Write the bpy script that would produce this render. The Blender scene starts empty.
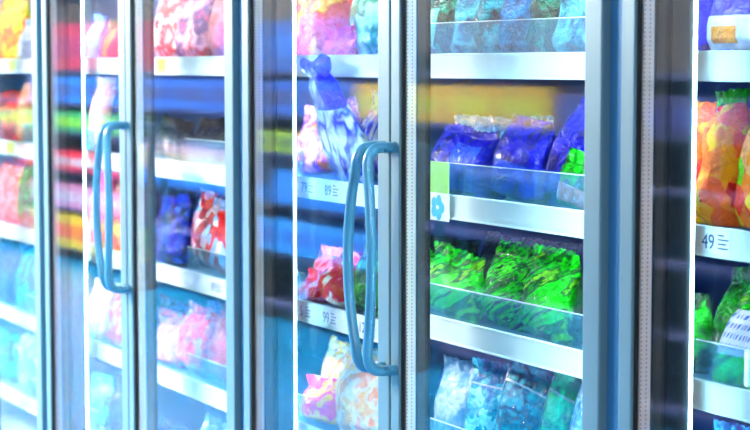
LEDS, LEDL, LEDY, LEDR, FILL_WARM = 135.0, 38.0, 0.1095, 0.085, 42.0
import bpy, bmesh, math, random
from mathutils import Vector, Matrix, noise

random.seed(4)
SC = bpy.context.scene
COL = SC.collection
R = math.radians

# ------------------------------------------------------------------ helpers
def lin(h):
    h = h.lstrip('#')
    out = []
    for i in (0, 2, 4):
        c = int(h[i:i + 2], 16) / 255
        out.append(c / 12.92 if c <= .04045 else ((c + .055) / 1.055) ** 2.4)
    return (*out, 1)

def link(name, me, mat=None, parent=None):
    o = bpy.data.objects.new(name, me)
    COL.objects.link(o)
    if mat is not None:
        for m in (mat if isinstance(mat, (list, tuple)) else [mat]):
            me.materials.append(m)
    if parent is not None:
        o.parent = parent
    return o

def to_mesh(name, bm, smooth=False):
    bmesh.ops.recalc_face_normals(bm, faces=bm.faces)
    me = bpy.data.meshes.new(name)
    bm.to_mesh(me)
    bm.free()
    if smooth:
        me.polygons.foreach_set('use_smooth', [True] * len(me.polygons))
    return me

def box(bm, x0, x1, y0, y1, z0, z1, bev=0, mi=0):
    r = bmesh.ops.create_cube(bm, size=1)
    vs = r['verts']
    for v in vs:
        v.co = Vector((x0 if v.co.x < 0 else x1, y0 if v.co.y < 0 else y1, z0 if v.co.z < 0 else z1))
    fs = {f for v in vs for f in v.link_faces}
    for f in fs:
        f.material_index = mi
    if bev:
        es = list({e for v in vs for e in v.link_edges})
        g = bmesh.ops.bevel(bm, geom=es, offset=bev, segments=2, affect='EDGES', profile=.6)
        for f in g['faces']:
            f.material_index = mi

def tube(bm, pts, r, n=12):
    pts = [Vector(p) for p in pts]
    rings = []
    for i, p in enumerate(pts):
        d = (pts[min(i + 1, len(pts) - 1)] - pts[max(i - 1, 0)]).normalized()
        a = Vector((1, 0, 0)) if abs(d.x) < .8 else Vector((0, 0, 1))
        u = d.cross(a).normalized()
        w = d.cross(u)
        rings.append([bm.verts.new(p + (u * math.cos(t) + w * math.sin(t)) * r) for t in [2 * math.pi * k / n for k in range(n)]])
    for a, b in zip(rings, rings[1:]):
        for k in range(n):
            bm.faces.new((a[k], a[(k + 1) % n], b[(k + 1) % n], b[k]))
    bm.faces.new(rings[0])
    bm.faces.new(rings[-1])

def bezier(p0, p1, p2, p3, n):
    return [p0 * (1 - t) ** 3 + p1 * 3 * t * (1 - t) ** 2 + p2 * 3 * t * t * (1 - t) + p3 * t ** 3 for t in [i / n for i in range(n + 1)]]

def thing(name, label, cat, loc=(0, 0, 0), group=None):
    o = bpy.data.objects.new(name, None)
    COL.objects.link(o)
    o.location = loc
    o.empty_display_size = .1
    o['label'] = label
    o['category'] = cat
    if group:
        o['group'] = group
    return o

def struct(name, bm, mat):
    o = link(name, to_mesh(name, bm), mat)
    o['kind'] = 'structure'
    return o

# ---------------------------------------------------------------- materials
def new_mat(name):
    m = bpy.data.materials.new(name)
    m.use_nodes = True
    nt = m.node_tree
    return m, nt, nt.nodes['Principled BSDF'], nt.nodes['Material Output']

def N(nt, kind, **kw):
    n = nt.nodes.new(kind)
    for k, v in kw.items():
        if hasattr(n, k):
            setattr(n, k, v)
        else:
            n.inputs[k.replace('_', ' ')].default_value = v
    return n

def plain(name, col, rough=.5, metal=0, spec=.5, bump=0, bscale=60):
    m, nt, b, out = new_mat(name)
    c = lin(col)
    b.inputs['Roughness'].default_value = rough
    b.inputs['Metallic'].default_value = metal
    b.inputs['Specular IOR Level'].default_value = spec
    tc = N(nt, 'ShaderNodeTexCoord')
    nz = N(nt, 'ShaderNodeTexNoise', Scale=bscale, Detail=3.0)
    nt.links.new(tc.outputs['Object'], nz.inputs['Vector'])
    mx = N(nt, 'ShaderNodeMix', data_type='RGBA')
    mx.inputs[6].default_value = tuple(v * .9 for v in c[:3]) + (1,)
    mx.inputs[7].default_value = tuple(min(1, v * 1.06) for v in c[:3]) + (1,)
    nt.links.new(nz.outputs['Fac'], mx.inputs[0])
    nt.links.new(mx.outputs[2], b.inputs['Base Color'])
    if bump:
        bp = N(nt, 'ShaderNodeBump', Strength=bump, Distance=.002)
        nt.links.new(nz.outputs['Fac'], bp.inputs['Height'])
        nt.links.new(bp.outputs[0], b.inputs['Normal'])
    return m

def emit(name, col, s):
    m, nt, b, out = new_mat(name)
    b.inputs['Base Color'].default_value = (.8, .8, .8, 1)
    b.inputs['Emission Color'].default_value = lin(col)
    b.inputs['Emission Strength'].default_value = s
    return m

def schlick(nt, f0, gain=1.0):
    g = N(nt, 'ShaderNodeNewGeometry')
    d = N(nt, 'ShaderNodeVectorMath', operation='DOT_PRODUCT')
    nt.links.new(g.outputs['Incoming'], d.inputs[0])
    nt.links.new(g.outputs['Normal'], d.inputs[1])
    a = N(nt, 'ShaderNodeMath', operation='ABSOLUTE')
    nt.links.new(d.outputs['Value'], a.inputs[0])
    s = N(nt, 'ShaderNodeMath', operation='SUBTRACT')
    s.inputs[0].default_value = 1
    nt.links.new(a.outputs[0], s.inputs[1])
    p = N(nt, 'ShaderNodeMath', operation='POWER')
    nt.links.new(s.outputs[0], p.inputs[0])
    p.inputs[1].default_value = 5
    q = N(nt, 'ShaderNodeMath', operation='MULTIPLY_ADD')
    nt.links.new(p.outputs[0], q.inputs[0])
    q.inputs[1].default_value = (1 - f0) * gain
    q.inputs[2].default_value = f0 * gain
    q.use_clamp = True
    return q

def glass(name, tint, f0=.04, rough=.0, milk=0.0, milkcol='#dff2ff', gain=1.0):
    m, nt, b, out = new_mat(name)
    nt.nodes.remove(b)
    t = N(nt, 'ShaderNodeBsdfTransparent')
    t.inputs[0].default_value = (*tint, 1)
    last = t
    if milk:
        df = N(nt, 'ShaderNodeBsdfDiffuse')
        df.inputs[0].default_value = lin(milkcol)
        mm = N(nt, 'ShaderNodeMixShader')
        mm.inputs[0].default_value = milk
        nt.links.new(t.outputs[0], mm.inputs[1])
        nt.links.new(df.outputs[0], mm.inputs[2])
        last = mm
    gl = N(nt, 'ShaderNodeBsdfGlossy')
    gl.inputs['Roughness'].default_value = rough
    mx = N(nt, 'ShaderNodeMixShader')
    nt.links.new(schlick(nt, f0, gain).outputs[0], mx.inputs[0])
    nt.links.new(last.outputs[0], mx.inputs[1])
    nt.links.new(gl.outputs[0], mx.inputs[2])
    nt.links.new(mx.outputs[0], out.inputs[0])
    return m

MATS = {}
def film(key, pal, mode='chunk', scale=38, stretch=(1, 1, 1), clear=0.0, rough=.16, crinkle=.6, rot=(0, 0, 0), tint=(1, 1, 1)):
    """printed or clear food film: a palette of colours in cells, blotches or streaks under a crinkled gloss"""
    if key in MATS:
        return MATS[key]
    m, nt, b, out = new_mat('film ' + key)
    L = nt.links.new
    tc = N(nt, 'ShaderNodeTexCoord')
    mp = N(nt, 'ShaderNodeMapping')
    mp.inputs['Scale'].default_value = stretch
    L(tc.outputs['Object'], mp.inputs['Vector'])
    wob = N(nt, 'ShaderNodeTexNoise', Scale=22.0, Detail=2.0)
    if any(rot):
        turn = N(nt, 'ShaderNodeMapping')
        turn.inputs['Rotation'].default_value = rot
        L(tc.outputs['Object'], turn.inputs['Vector'])
        L(turn.outputs[0], mp.inputs['Vector'])
    L(mp.outputs[0], wob.inputs['Vector'])
    add = N(nt, 'ShaderNodeVectorMath', operation='MULTIPLY_ADD')
    L(wob.outputs['Color'], add.inputs[0])
    add.inputs[1].default_value = (.03, .03, .03)
    L(mp.outputs[0], add.inputs[2])
    ramp = N(nt, 'ShaderNodeValToRGB')
    cr = ramp.color_ramp
    n = len(pal)
    if mode == 'chunk':
        vo = N(nt, 'ShaderNodeTexVoronoi', Scale=float(scale))
        L(add.outputs[0], vo.inputs['Vector'])
        sp = N(nt, 'ShaderNodeSeparateColor')
        L(vo.outputs['Color'], sp.inputs[0])
        L(sp.outputs[0], ramp.inputs[0])
        cr.interpolation = 'CONSTANT'
        pos = [i / n for i in range(n)]
    else:
        nz = N(nt, 'ShaderNodeTexNoise', Scale=float(scale), Detail=2.5, Roughness=.55)
        L(add.outputs[0], nz.inputs['Vector'])
        L(nz.outputs['Fac'], ramp.inputs[0])
        cr.interpolation = 'CONSTANT' if mode == 'print' else 'EASE'
        pos = [.3 + .4 * i / max(1, n - 1) for i in range(n)] if mode != 'print' else [0] + [.36 + .28 * i / max(1, n - 1) for i in range(1, n)]
    while len(cr.elements) < n:
        cr.elements.new(.5)
    for e, p_, c in zip(cr.elements, pos, pal):
        e.position = p_
    for i, c in enumerate(pal):
        cr.elements[i].color = tuple(v ** 2.0 for v in lin(c)[:3]) + (1,)
    L(ramp.outputs[0], b.inputs['Base Color'])
    b.inputs['Roughness'].default_value = rough
    b.inputs['Specular IOR Level'].default_value = .22
    b.inputs['Coat Weight'].default_value = .3
    b.inputs['Coat Roughness'].default_value = .03
    c1 = N(nt, 'ShaderNodeTexNoise', Scale=34.0, Detail=3.0, Distortion=2.2)
    L(tc.outputs['Object'], c1.inputs['Vector'])
    bp = N(nt, 'ShaderNodeBump', Strength=min(1, crinkle * 1.35), Distance=.013)
    L(c1.outputs['Fac'], bp.inputs['Height'])
    L(bp.outputs[0], b.inputs['Normal'])
    L(bp.outputs[0], b.inputs['Coat Normal'])
    if clear:
        t = N(nt, 'ShaderNodeBsdfTransparent')
        t.inputs[0].default_value = (*tint, 1)
        mx = N(nt, 'ShaderNodeMixShader')
        mx.inputs[0].default_value = clear
        L(b.outputs[0], mx.inputs[1])
        L(t.outputs[0], mx.inputs[2])
        L(mx.outputs[0], out.inputs[0])
    MATS[key] = m
    return m

# aluminium door section: brushed along its length
def brushed(name, col, rough, metal):
    m, nt, b, out = new_mat(name)
    tc = N(nt, 'ShaderNodeTexCoord')
    mp = N(nt, 'ShaderNodeMapping')
    mp.inputs['Scale'].default_value = (600, 600, 3)
    nz = N(nt, 'ShaderNodeTexNoise', Scale=1.0, Detail=2.0)
    nt.links.new(tc.outputs['Object'], mp.inputs['Vector'])
    nt.links.new(mp.outputs[0], nz.inputs['Vector'])
    mx = N(nt, 'ShaderNodeMix', data_type='RGBA')
    c = lin(col)
    mx.inputs[6].default_value = tuple(v * .88 for v in c[:3]) + (1,)
    mx.inputs[7].default_value = tuple(min(1, v * 1.1) for v in c[:3]) + (1,)
    nt.links.new(nz.outputs['Fac'], mx.inputs[0])
    nt.links.new(mx.outputs[2], b.inputs['Base Color'])
    b.inputs['Roughness'].default_value = rough
    b.inputs['Metallic'].default_value = metal
    return m

# spacer between the panes: pale aluminium with two rows of pin holes
def spacer_mat():
    m, nt, b, out = new_mat('perforated spacer')
    L = nt.links.new
    tc = N(nt, 'ShaderNodeTexCoord')
    sp = N(nt, 'ShaderNodeSeparateXYZ')
    L(tc.outputs['Object'], sp.inputs[0])
    w = N(nt, 'ShaderNodeMath', operation='PINGPONG')
    L(sp.outputs['Z'], w.inputs[0])
    w.inputs[1].default_value = .0035
    a = N(nt, 'ShaderNodeMath', operation='LESS_THAN')
    L(w.outputs[0], a.inputs[0])
    a.inputs[1].default_value = .0014
    rows = []
    for yc in (.0115, .0215):
        d = N(nt, 'ShaderNodeMath', operation='SUBTRACT')
        L(sp.outputs['Y'], d.inputs[0])
        d.inputs[1].default_value = yc
        ab = N(nt, 'ShaderNodeMath', operation='ABSOLUTE')
        L(d.outputs[0], ab.inputs[0])
        ls = N(nt, 'ShaderNodeMath', operation='LESS_THAN')
        L(ab.outputs[0], ls.inputs[0])
        ls.inputs[1].default_value = .0012
        rows.append(ls)
    mxm = N(nt, 'ShaderNodeMath', operation='MAXIMUM')
    L(rows[0].outputs[0], mxm.inputs[0])
    L(rows[1].outputs[0], mxm.inputs[1])
    mu = N(nt, 'ShaderNodeMath', operation='MULTIPLY')
    L(mxm.outputs[0], mu.inputs[0])
    L(a.outputs[0], mu.inputs[1])
    mix = N(nt, 'ShaderNodeMix', data_type='RGBA')
    mix.inputs[6].default_value = lin('#fff0e4')
    mix.inputs[7].default_value = lin('#a8989c')
    L(mu.outputs[0], mix.inputs[0])
    L(mix.outputs[2], b.inputs['Base Color'])
    b.inputs['Roughness'].default_value = .35
    b.inputs['Metallic'].default_value = .1
    return m

M = dict(
    frame=brushed('brushed steel blue aluminium', '#5f8490', .36, .3),
    handle=plain('satin handle enamel', '#4a8fae', .28, .15),
    liner=plain('blue grey door liner', '#5c9ccc', .5),
    gasket=plain('black rubber gasket', '#05060c', .6),
    magnet=plain('navy magnetic seal', '#02040a', .5, 0, .12),
    post=plain('navy mullion', '#02050f', .5, 0, .12),
    postface=brushed('blue mullion cover', '#3b7ba6', .4, .3),
    pane=glass('door glass', (.985, .995, 1.0), .045, .035, gain=.98),
    riser=glass('clear shelf riser', (.84, .97, 1.0), .05, .05, milk=.13, milkcol='#6cd2ff'),
    spacer=spacer_mat(),
    white=plain('white shelf enamel', '#e4fbff', .35),
    deck=plain('white shelf wire deck', '#6f9cc8', .4),
    liner_back=plain('deep blue freezer liner', '#04387c', .4),
    body=plain('case enamel', '#b9c6d2', .4),
    led=emit('led strip', '#b8f0ff', LEDS),
    led_left=emit('led strip left', '#b0ecff', LEDL),
    led_fill=emit('led fill strip top', '#b8f0ff', 75.0),
    lip=plain('polished riser edge', '#e8f8ff', .2),
    card=plain('price card', '#eaf6fc', .5),
    ink=plain('price ink', '#1d3f78', .6),
)

# ---- what stands where (metres) ----
BAGS = [
    ('frozen_food_bag', 'bag', 'pillow', -2.4063, 0.24, 1.5625, 0.1918, 0.1946, 0.1, (('blue bag', ['#1238e0', '#1f5cff', '#0a1fb4', '#2a7bff']), {'mode': 'blotch', 'scale': 14}), 'blue bag with white band and orange patch, top shelf beside the right edge', 'frozen bags on the freezer shelves', 0, 6, 0, {'panel': (-0.85, 0.85, 0.05, 0.36, (('white panel', ['#f8fbff', '#e4ecf8', '#ffffff']), {'mode': 'blotch', 'scale': 12, 'crinkle': 0.3})), 'patch': (-0.5, 0.2, 0.1, 0.26, (('orange patch', ['#ffd000', '#ffc000', '#ffd800']), {'mode': 'blotch', 'scale': 14}))}),
    ('frozen_food_bag', 'bag', 'pillow', -2.5913, 0.24, 1.5625, 0.162, 0.1885, 0.1, (('blue bag', ['#1238e0', '#1f5cff', '#0a1fb4', '#2a7bff']), {'mode': 'blotch', 'scale': 14}), 'plain blue bag on top shelf half behind the navy mullion', 'frozen bags on the freezer shelves', 0, 4, 0, {}),
    ('produce_bag', 'bag', 'crinkle', -2.46, 0.235, 1.2775, 0.0822, 0.2289, 0.1, (('orange produce', ['#ff9d2e', '#ffc53a', '#ff5a1e', '#ffe04a', '#e8330e', '#ffb15a']), {'scale': 26, 'crinkle': 0.8}), 'crinkled bag of orange and red produce next to the bright light strip', 'frozen bags on the freezer shelves', 0, 6, -4, {'seal': (('leaf green bag', ['#0fae2a', '#35e01e', '#067a2c', '#0c5a34']), {'mode': 'blotch', 'scale': 18, 'crinkle': 0.8}), 'zmax': 1.521}),
    ('produce_bag', 'bag', 'crinkle', -2.3615, 0.235, 1.2775, 0.1277, 0.2235, 0.11, (('yellow produce', ['#ffe23a', '#ffb31a', '#8fe01e', '#ff7a2a', '#ffd0a0']), {'scale': 26, 'crinkle': 0.8}), 'crinkled bag of yellow and green produce at the right edge', 'frozen bags on the freezer shelves', 0, 6, 5, {'seal': (('leaf green bag', ['#0fae2a', '#35e01e', '#067a2c', '#0c5a34']), {'mode': 'blotch', 'scale': 18, 'crinkle': 0.8}), 'zmax': 1.521}),
    ('produce_bag', 'bag', 'crinkle', -2.6166, 0.26, 1.2775, 0.1612, 0.2127, 0.1, (('orange produce', ['#ff9d2e', '#ffc53a', '#ff5a1e', '#ffe04a', '#e8330e', '#ffb15a']), {'scale': 26, 'crinkle': 0.8}), 'orange produce bag mostly hidden behind the navy mullion', 'frozen bags on the freezer shelves', 0, 4, 0, {'zmax': 1.521}),
    ('frozen_food_bag', 'bag', 'pillow', -2.4579, 0.25, 1.0225, 0.1063, 0.1853, 0.1, (('deep green bag', ['#044e30', '#0a8c34', '#12b83c', '#02342a']), {'mode': 'blotch', 'scale': 16, 'crinkle': 0.8}), 'dark green bag leaning behind the white lettered green bags', 'frozen bags on the freezer shelves', 0, 4, 0, {'zmax': 1.236}),
    ('frozen_food_bag', 'bag', 'pillow', -2.3687, 0.195, 1.0225, 0.1477, 0.1691, 0.05, (('lime stalks', ['#1ee010', '#4cff10', '#0fa81c', '#b8ff4a']), {'mode': 'blotch', 'scale': 12, 'stretch': (4, 4, 0.13), 'rot': (0, -1.0, 0), 'crinkle': 0.8}), 'green bag with white panel of blue lettering at the right edge', 'frozen bags on the freezer shelves', 0, 24, 0, {'panel': (-0.85, 0.95, 0.3, 0.85, (('white panel', ['#f8fbff', '#e4ecf8', '#ffffff']), {'mode': 'blotch', 'scale': 12, 'crinkle': 0.3})), 'ink': '#3a62c8', 'zmax': 1.236}),
    ('frozen_food_bag', 'bag', 'pillow', -2.5855, 0.24, 1.0225, 0.1632, 0.1349, 0.09, (('leaf green bag', ['#0fae2a', '#35e01e', '#067a2c', '#0c5a34']), {'mode': 'blotch', 'scale': 18, 'crinkle': 0.8}), 'green bag low behind the navy mullion and light strip', 'frozen bags on the freezer shelves', 0, 4, 0, {'zmax': 1.236}),
    ('frozen_food_bag', 'bag', 'pillow', -2.4194, 0.24, 0.7375, 0.1783, 0.2081, 0.1, (('cyan bag', ['#1fa8e8', '#63d2ff', '#0a6fc8', '#c8f2ff']), {'mode': 'blotch', 'scale': 18}), 'cyan bag on lowest visible shelf at the right edge', 'frozen bags on the freezer shelves', 0, 4, 0, {'zmax': 0.981}),
    ('frozen_food_bag', 'bag', 'pillow', -3.3867, 0.235, 1.5625, 0.1186, 0.1903, 0.09, (('teal green bag', ['#04a888', '#027058', '#12d8b8']), {'mode': 'blotch', 'scale': 20, 'crinkle': 0.8}), 'dark green teal bag at left end of wide top shelf', 'frozen bags on the freezer shelves', 0, 4, 4, {'panel': (-0.3, 0.4, 0.1, 0.6, (('pale mint panel', ['#c8f8e8', '#8fe8d0', '#ffffff']), {'mode': 'blotch', 'scale': 14}))}),
    ('frozen_food_bag', 'bag', 'crinkle', -3.2801, 0.225, 1.5625, 0.0808, 0.1642, 0.07, (('pale teal bag', ['#3ab4c8', '#98e2e8', '#0a88a8', '#5fd0dc']), {'mode': 'blotch', 'scale': 16, 'crinkle': 0.9}), 'pale aqua crinkled bag between two dark teal bags on top shelf', 'frozen bags on the freezer shelves', 0, 4, -5, {}),
    ('frozen_food_bag', 'bag', 'crinkle', -3.1999, 0.235, 1.5625, 0.101, 0.2019, 0.09, (('teal bag', ['#06a0a8', '#04606e', '#14d0d8', '#5fe8ee']), {'mode': 'blotch', 'scale': 18, 'crinkle': 0.8}), 'dark teal creased bag, third along the wide top shelf', 'frozen bags on the freezer shelves', 0, 4, 7, {}),
    ('frozen_food_bag', 'bag', 'pillow', -3.0918, 0.225, 1.5625, 0.0924, 0.1665, 0.08, (('deep cyan bag', ['#0a8fc8', '#2ab4dc', '#066898', '#8fe4f4']), {'mode': 'blotch', 'scale': 16, 'crinkle': 0.8}), 'sky blue bag in middle of the wide top shelf', 'frozen bags on the freezer shelves', 0, 4, -3, {}),
    ('frozen_food_bag', 'bag', 'crinkle', -2.9987, 0.235, 1.5625, 0.1233, 0.1725, 0.09, (('teal green bag', ['#04a888', '#027058', '#12d8b8']), {'mode': 'blotch', 'scale': 20, 'crinkle': 0.8}), 'creased emerald teal bag, fifth along the wide top shelf', 'frozen bags on the freezer shelves', 0, 4, 9, {}),
    ('frozen_food_bag', 'bag', 'crinkle', -2.8736, 0.225, 1.5625, 0.1192, 0.157, 0.08, (('pale teal bag', ['#3ab4c8', '#98e2e8', '#0a88a8', '#5fd0dc']), {'mode': 'blotch', 'scale': 16, 'crinkle': 0.9}), 'pale aqua bag at right end of wide top shelf', 'frozen bags on the freezer shelves', 0, 4, -6, {}),
    ('frozen_food_packet', 'packet', 'brick', -3.2918, 0.225, 1.2775, 0.2327, 0.1396, 0.085, (('blue pack', ['#0a12b8', '#1530e8', '#060a86']), {'mode': 'blotch', 'scale': 16, 'crinkle': 0.5}), 'boxy blue packet with sky blue panel, leftmost of the blue row', 'blue packets', 0, 2, 2, {'panel': (-0.1, 0.75, 0.12, 0.86, (('sky panel', ['#2a6cf0', '#4f94ff', '#1a4fe0']), {'mode': 'blotch', 'scale': 20})), 'zmax': 1.521}),
    ('frozen_food_packet', 'packet', 'brick', -3.079, 0.225, 1.2775, 0.1623, 0.16, 0.085, (('blue pack', ['#0a12b8', '#1530e8', '#060a86']), {'mode': 'blotch', 'scale': 16, 'crinkle': 0.5}), 'dark blue packet tilted in middle of the blue row', 'blue packets', 0, 4, 8, {'panel': (-0.6, 0.7, 0.3, 0.5, (('sky panel', ['#2a6cf0', '#4f94ff', '#1a4fe0']), {'mode': 'blotch', 'scale': 20})), 'zmax': 1.521}),
    ('frozen_food_packet', 'packet', 'brick', -2.9401, 0.235, 1.2775, 0.1235, 0.1848, 0.08, (('blue pack', ['#0a12b8', '#1530e8', '#060a86']), {'mode': 'blotch', 'scale': 16, 'crinkle': 0.5}), 'deep blue packet leaning most steeply at right of the blue row', 'blue packets', 0, 4, 22, {'zmax': 1.521}),
    ('frozen_food_bag', 'bag', 'crinkle', -2.8416, 0.185, 1.2775, 0.145, 0.1033, 0.025, (('leaf green bag', ['#0fae2a', '#35e01e', '#067a2c', '#0c5a34']), {'mode': 'blotch', 'scale': 18, 'crinkle': 0.8}), 'shiny green bag with white and brown at right end of blue row', 'frozen bags on the freezer shelves', 0, 6, 8, {'panel': (-0.9, 0.9, 0.08, 0.5, (('white pink bag', ['#ffffff', '#ffd0d8', '#f0b8a8', '#e8f0ff']), {'mode': 'blotch', 'scale': 24})), 'zmax': 1.521}),
    ('frozen_food_bag', 'bag', 'crinkle', -3.2965, 0.3, 1.2775, 0.42, 0.1643, 0.05, (('icy clear bag', ['#e8f6ff', '#bfe4fa', '#8fc8ee', '#ffffff']), {'mode': 'blotch', 'scale': 20, 'crinkle': 0.9}), 'clear crinkled overwrap bag standing behind the blue packets', 'frozen bags on the freezer shelves', 0, 4, 0, {'zmax': 1.521}),
    ('frozen_food_bag', 'bag', 'pillow', -3.323, 0.21, 1.0225, 0.2089, 0.1378, 0.07, (('lime stalks', ['#1ee010', '#4cff10', '#0fa81c', '#b8ff4a']), {'mode': 'blotch', 'scale': 12, 'stretch': (4, 4, 0.13), 'rot': (0, -1.0, 0), 'crinkle': 0.8}), 'bright lime green bag at left end of the green stalk row', 'green stalk bags', 0, 4, 5, {'zmax': 1.236}),
    ('frozen_food_bag', 'bag', 'pillow', -3.1557, 0.235, 1.0225, 0.1842, 0.1675, 0.08, (('green stalks', ['#06702a', '#14b028', '#34f41e', '#0c8a50', '#7aff3a', '#044a38']), {'mode': 'blotch', 'scale': 12, 'stretch': (4, 4, 0.13), 'rot': (0, -1.0, 0), 'crinkle': 0.7}), 'streaky mid green long bag, second along the green stalk row', 'green stalk bags', 0, 4, 5, {'zmax': 1.236}),
    ('frozen_food_bag', 'bag', 'pillow', -2.9751, 0.22, 1.0225, 0.1657, 0.1721, 0.08, (('lime stalks', ['#1ee010', '#4cff10', '#0fa81c', '#b8ff4a']), {'mode': 'blotch', 'scale': 12, 'stretch': (4, 4, 0.13), 'rot': (0, -1.0, 0), 'crinkle': 0.8}), 'vivid green long bag in middle of the green stalk row', 'green stalk bags', 0, 4, 5, {'zmax': 1.236}),
    ('frozen_food_bag', 'bag', 'pillow', -2.8293, 0.23, 1.0225, 0.1698, 0.1884, 0.08, (('dull green stalks', ['#06382c', '#0c5a44', '#3a8c5a', '#0a3450', '#1c7a3c']), {'mode': 'blotch', 'scale': 12, 'stretch': (4, 4, 0.13), 'rot': (0, -1.0, 0), 'crinkle': 0.7}), 'dull dark green bag at right end of the green stalk row', 'green stalk bags', 0, 4, 5, {'zmax': 1.236}),
    ('frozen_food_bag', 'bag', 'pillow', -3.5453, 0.26, 1.0225, 0.1275, 0.1198, 0.07, (('green stalks', ['#06702a', '#14b028', '#34f41e', '#0c8a50', '#7aff3a', '#044a38']), {'mode': 'blotch', 'scale': 12, 'stretch': (4, 4, 0.13), 'rot': (0, -1.0, 0), 'crinkle': 0.7}), 'green stalk bag at the far left behind the shelf card', 'green stalk bags', 0, 4, 5, {'zmax': 1.236}),
    ('clear_pouch', 'pouch', 'pouch', -3.3431, 0.225, 0.7375, 0.1434, 0.1902, 0.06, (('lavender clear pouch', ['#d4ecf8', '#a8d4f0', '#e6f6ff', '#6fb4e0']), {'mode': 'blotch', 'scale': 20, 'clear': 0.25, 'crinkle': 0.5}), 'lavender clear pouch at left of the standing pouches', 'standing pouches', 0, 4, 3, {'zmax': 0.981}),
    ('clear_pouch', 'pouch', 'pouch', -3.2199, 0.225, 0.7375, 0.1195, 0.2036, 0.06, (('cyan printed pouch', ['#0f9cc8', '#2ac4dc', '#a8f0ff', '#e8feff']), {'mode': 'print', 'scale': 24, 'crinkle': 0.5}), 'cyan and white printed pouch, second of the standing pouches', 'standing pouches', 18, 4, 4, {'zmax': 0.981}),
    ('clear_pouch', 'pouch', 'pouch', -3.0854, 0.225, 0.7375, 0.1493, 0.2189, 0.06, (('teal clear pouch', ['#0a9ab4', '#22c4d0', '#0a78a4', '#7fe4ea']), {'mode': 'blotch', 'scale': 18, 'clear': 0.15, 'crinkle': 0.5}), 'teal clear pouch in middle of the standing pouches', 'standing pouches', 12, 4, 8, {'zmax': 0.981}),
    ('clear_pouch', 'pouch', 'pouch', -2.9617, 0.225, 0.7375, 0.1124, 0.2289, 0.06, (('sea green clear pouch', ['#0cb09a', '#2ad8b8', '#0a84a0']), {'mode': 'blotch', 'scale': 18, 'clear': 0.15, 'crinkle': 0.5}), 'sea green clear pouch right of the teal pouch', 'standing pouches', 10, 4, 10, {'zmax': 0.981}),
    ('clear_pouch', 'pouch', 'pouch', -2.8314, 0.215, 0.7375, 0.1317, 0.2526, 0.06, (('icy clear bag', ['#e8f6ff', '#bfe4fa', '#8fc8ee', '#ffffff']), {'mode': 'blotch', 'scale': 20, 'crinkle': 0.9}), 'icy white pouch at right end of the standing pouches', 'standing pouches', 0, 4, 6, {'zmax': 0.981}),
    ('frozen_food_bag', 'bag', 'pillow', -3.9941, 0.235, 1.5625, 0.1648, 0.2184, 0.1, (('pink red bag', ['#ff3a7a', '#ff8ab0', '#f01e3c', '#ffd25a', '#ffe9f0']), {'mode': 'blotch', 'scale': 16}), 'pink and yellow bag on top shelf left of the magenta packet', 'frozen bags on the freezer shelves', 0, 5, 3, {}),
    ('frozen_food_bag', 'bag', 'pillow', -3.8873, 0.245, 1.5625, 0.1571, 0.1945, 0.08, (('white orange bag', ['#fff0e8', '#ff8a5a', '#ff4a8a', '#ffffff', '#ffd8b0']), {'mode': 'blotch', 'scale': 18}), 'pale peach and white bag behind the magenta packet', 'frozen bags on the freezer shelves', 0, 4, 0, {}),
    ('frozen_food_packet', 'packet', 'pillow', -3.8299, 0.195, 1.5625, 0.1655, 0.0705, 0.035, (('magenta bag', ['#ff28a8', '#ff6ac8', '#e00c80']), {'mode': 'blotch', 'scale': 18}), 'small magenta packet in front of the pale peach bag', 'frozen bags on the freezer shelves', 0, 6, 0, {}),
    ('frozen_food_bag', 'bag', 'crinkle', -3.7081, 0.235, 1.5625, 0.1805, 0.205, 0.09, (('mint bag', ['#9cf0dc', '#d8fff4', '#18b496', '#60d8c0']), {'mode': 'blotch', 'scale': 16}), 'mint bag with teal creases on top shelf beside the large handle door edge', 'frozen bags on the freezer shelves', 0, 4, -8, {}),
    ('tied_bag', 'bag', 'knot', -3.7588, 0.211, 1.2775, 0.185, 0.2999, 0.074, (('white blue striped bag', ['#f2f8ff', '#2a62ff', '#dff0ff', '#0a3af0', '#ffffff']), {'mode': 'blotch', 'scale': 17, 'stretch': (1, 1, 0.5)}), 'tall white and blue tied bag poking up in front of the price rail', 'frozen bags on the freezer shelves', 0, -21, 0, {'neck': (('cobalt film', ['#1a40ff', '#1020f0', '#3a70ff']), {'mode': 'blotch', 'scale': 18}), 'zmax': 1.521}),
    ('frozen_food_bag', 'bag', 'crinkle', -4.0326, 0.275, 1.2775, 0.3203, 0.1699, 0.09, (('lavender pink bag', ['#d8a8f8', '#f0c8f0', '#b088f0', '#ffb08a', '#e8e4ff']), {'mode': 'blotch', 'scale': 18}), 'lavender and pink bag left of the tall tied bag', 'frozen bags on the freezer shelves', 0, 4, -6, {'zmax': 1.521}),
    ('frozen_food_bag', 'bag', 'crinkle', -3.7737, 0.285, 1.2775, 0.2278, 0.1983, 0.08, (('white blue striped bag', ['#f2f8ff', '#2a62ff', '#dff0ff', '#0a3af0', '#ffffff']), {'mode': 'blotch', 'scale': 17, 'stretch': (1, 1, 0.5)}), 'white bag with blue stripes right of the tall tied bag', 'frozen bags on the freezer shelves', 0, 4, 6, {'zmax': 1.521}),
    ('frozen_food_bag', 'bag', 'pillow', -4.0085, 0.225, 0.9825, 0.1174, 0.0705, 0.08, (('pink clear bag', ['#f0709a', '#e8b8f0', '#f03a5a', '#d8d0ff', '#c83a8a']), {'mode': 'blotch', 'scale': 11, 'crinkle': 0.9}), 'pink bag at left of the low shelf behind the large handle', 'frozen bags on the freezer shelves', 0, 4, 0, {'zmax': 1.236}),
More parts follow.
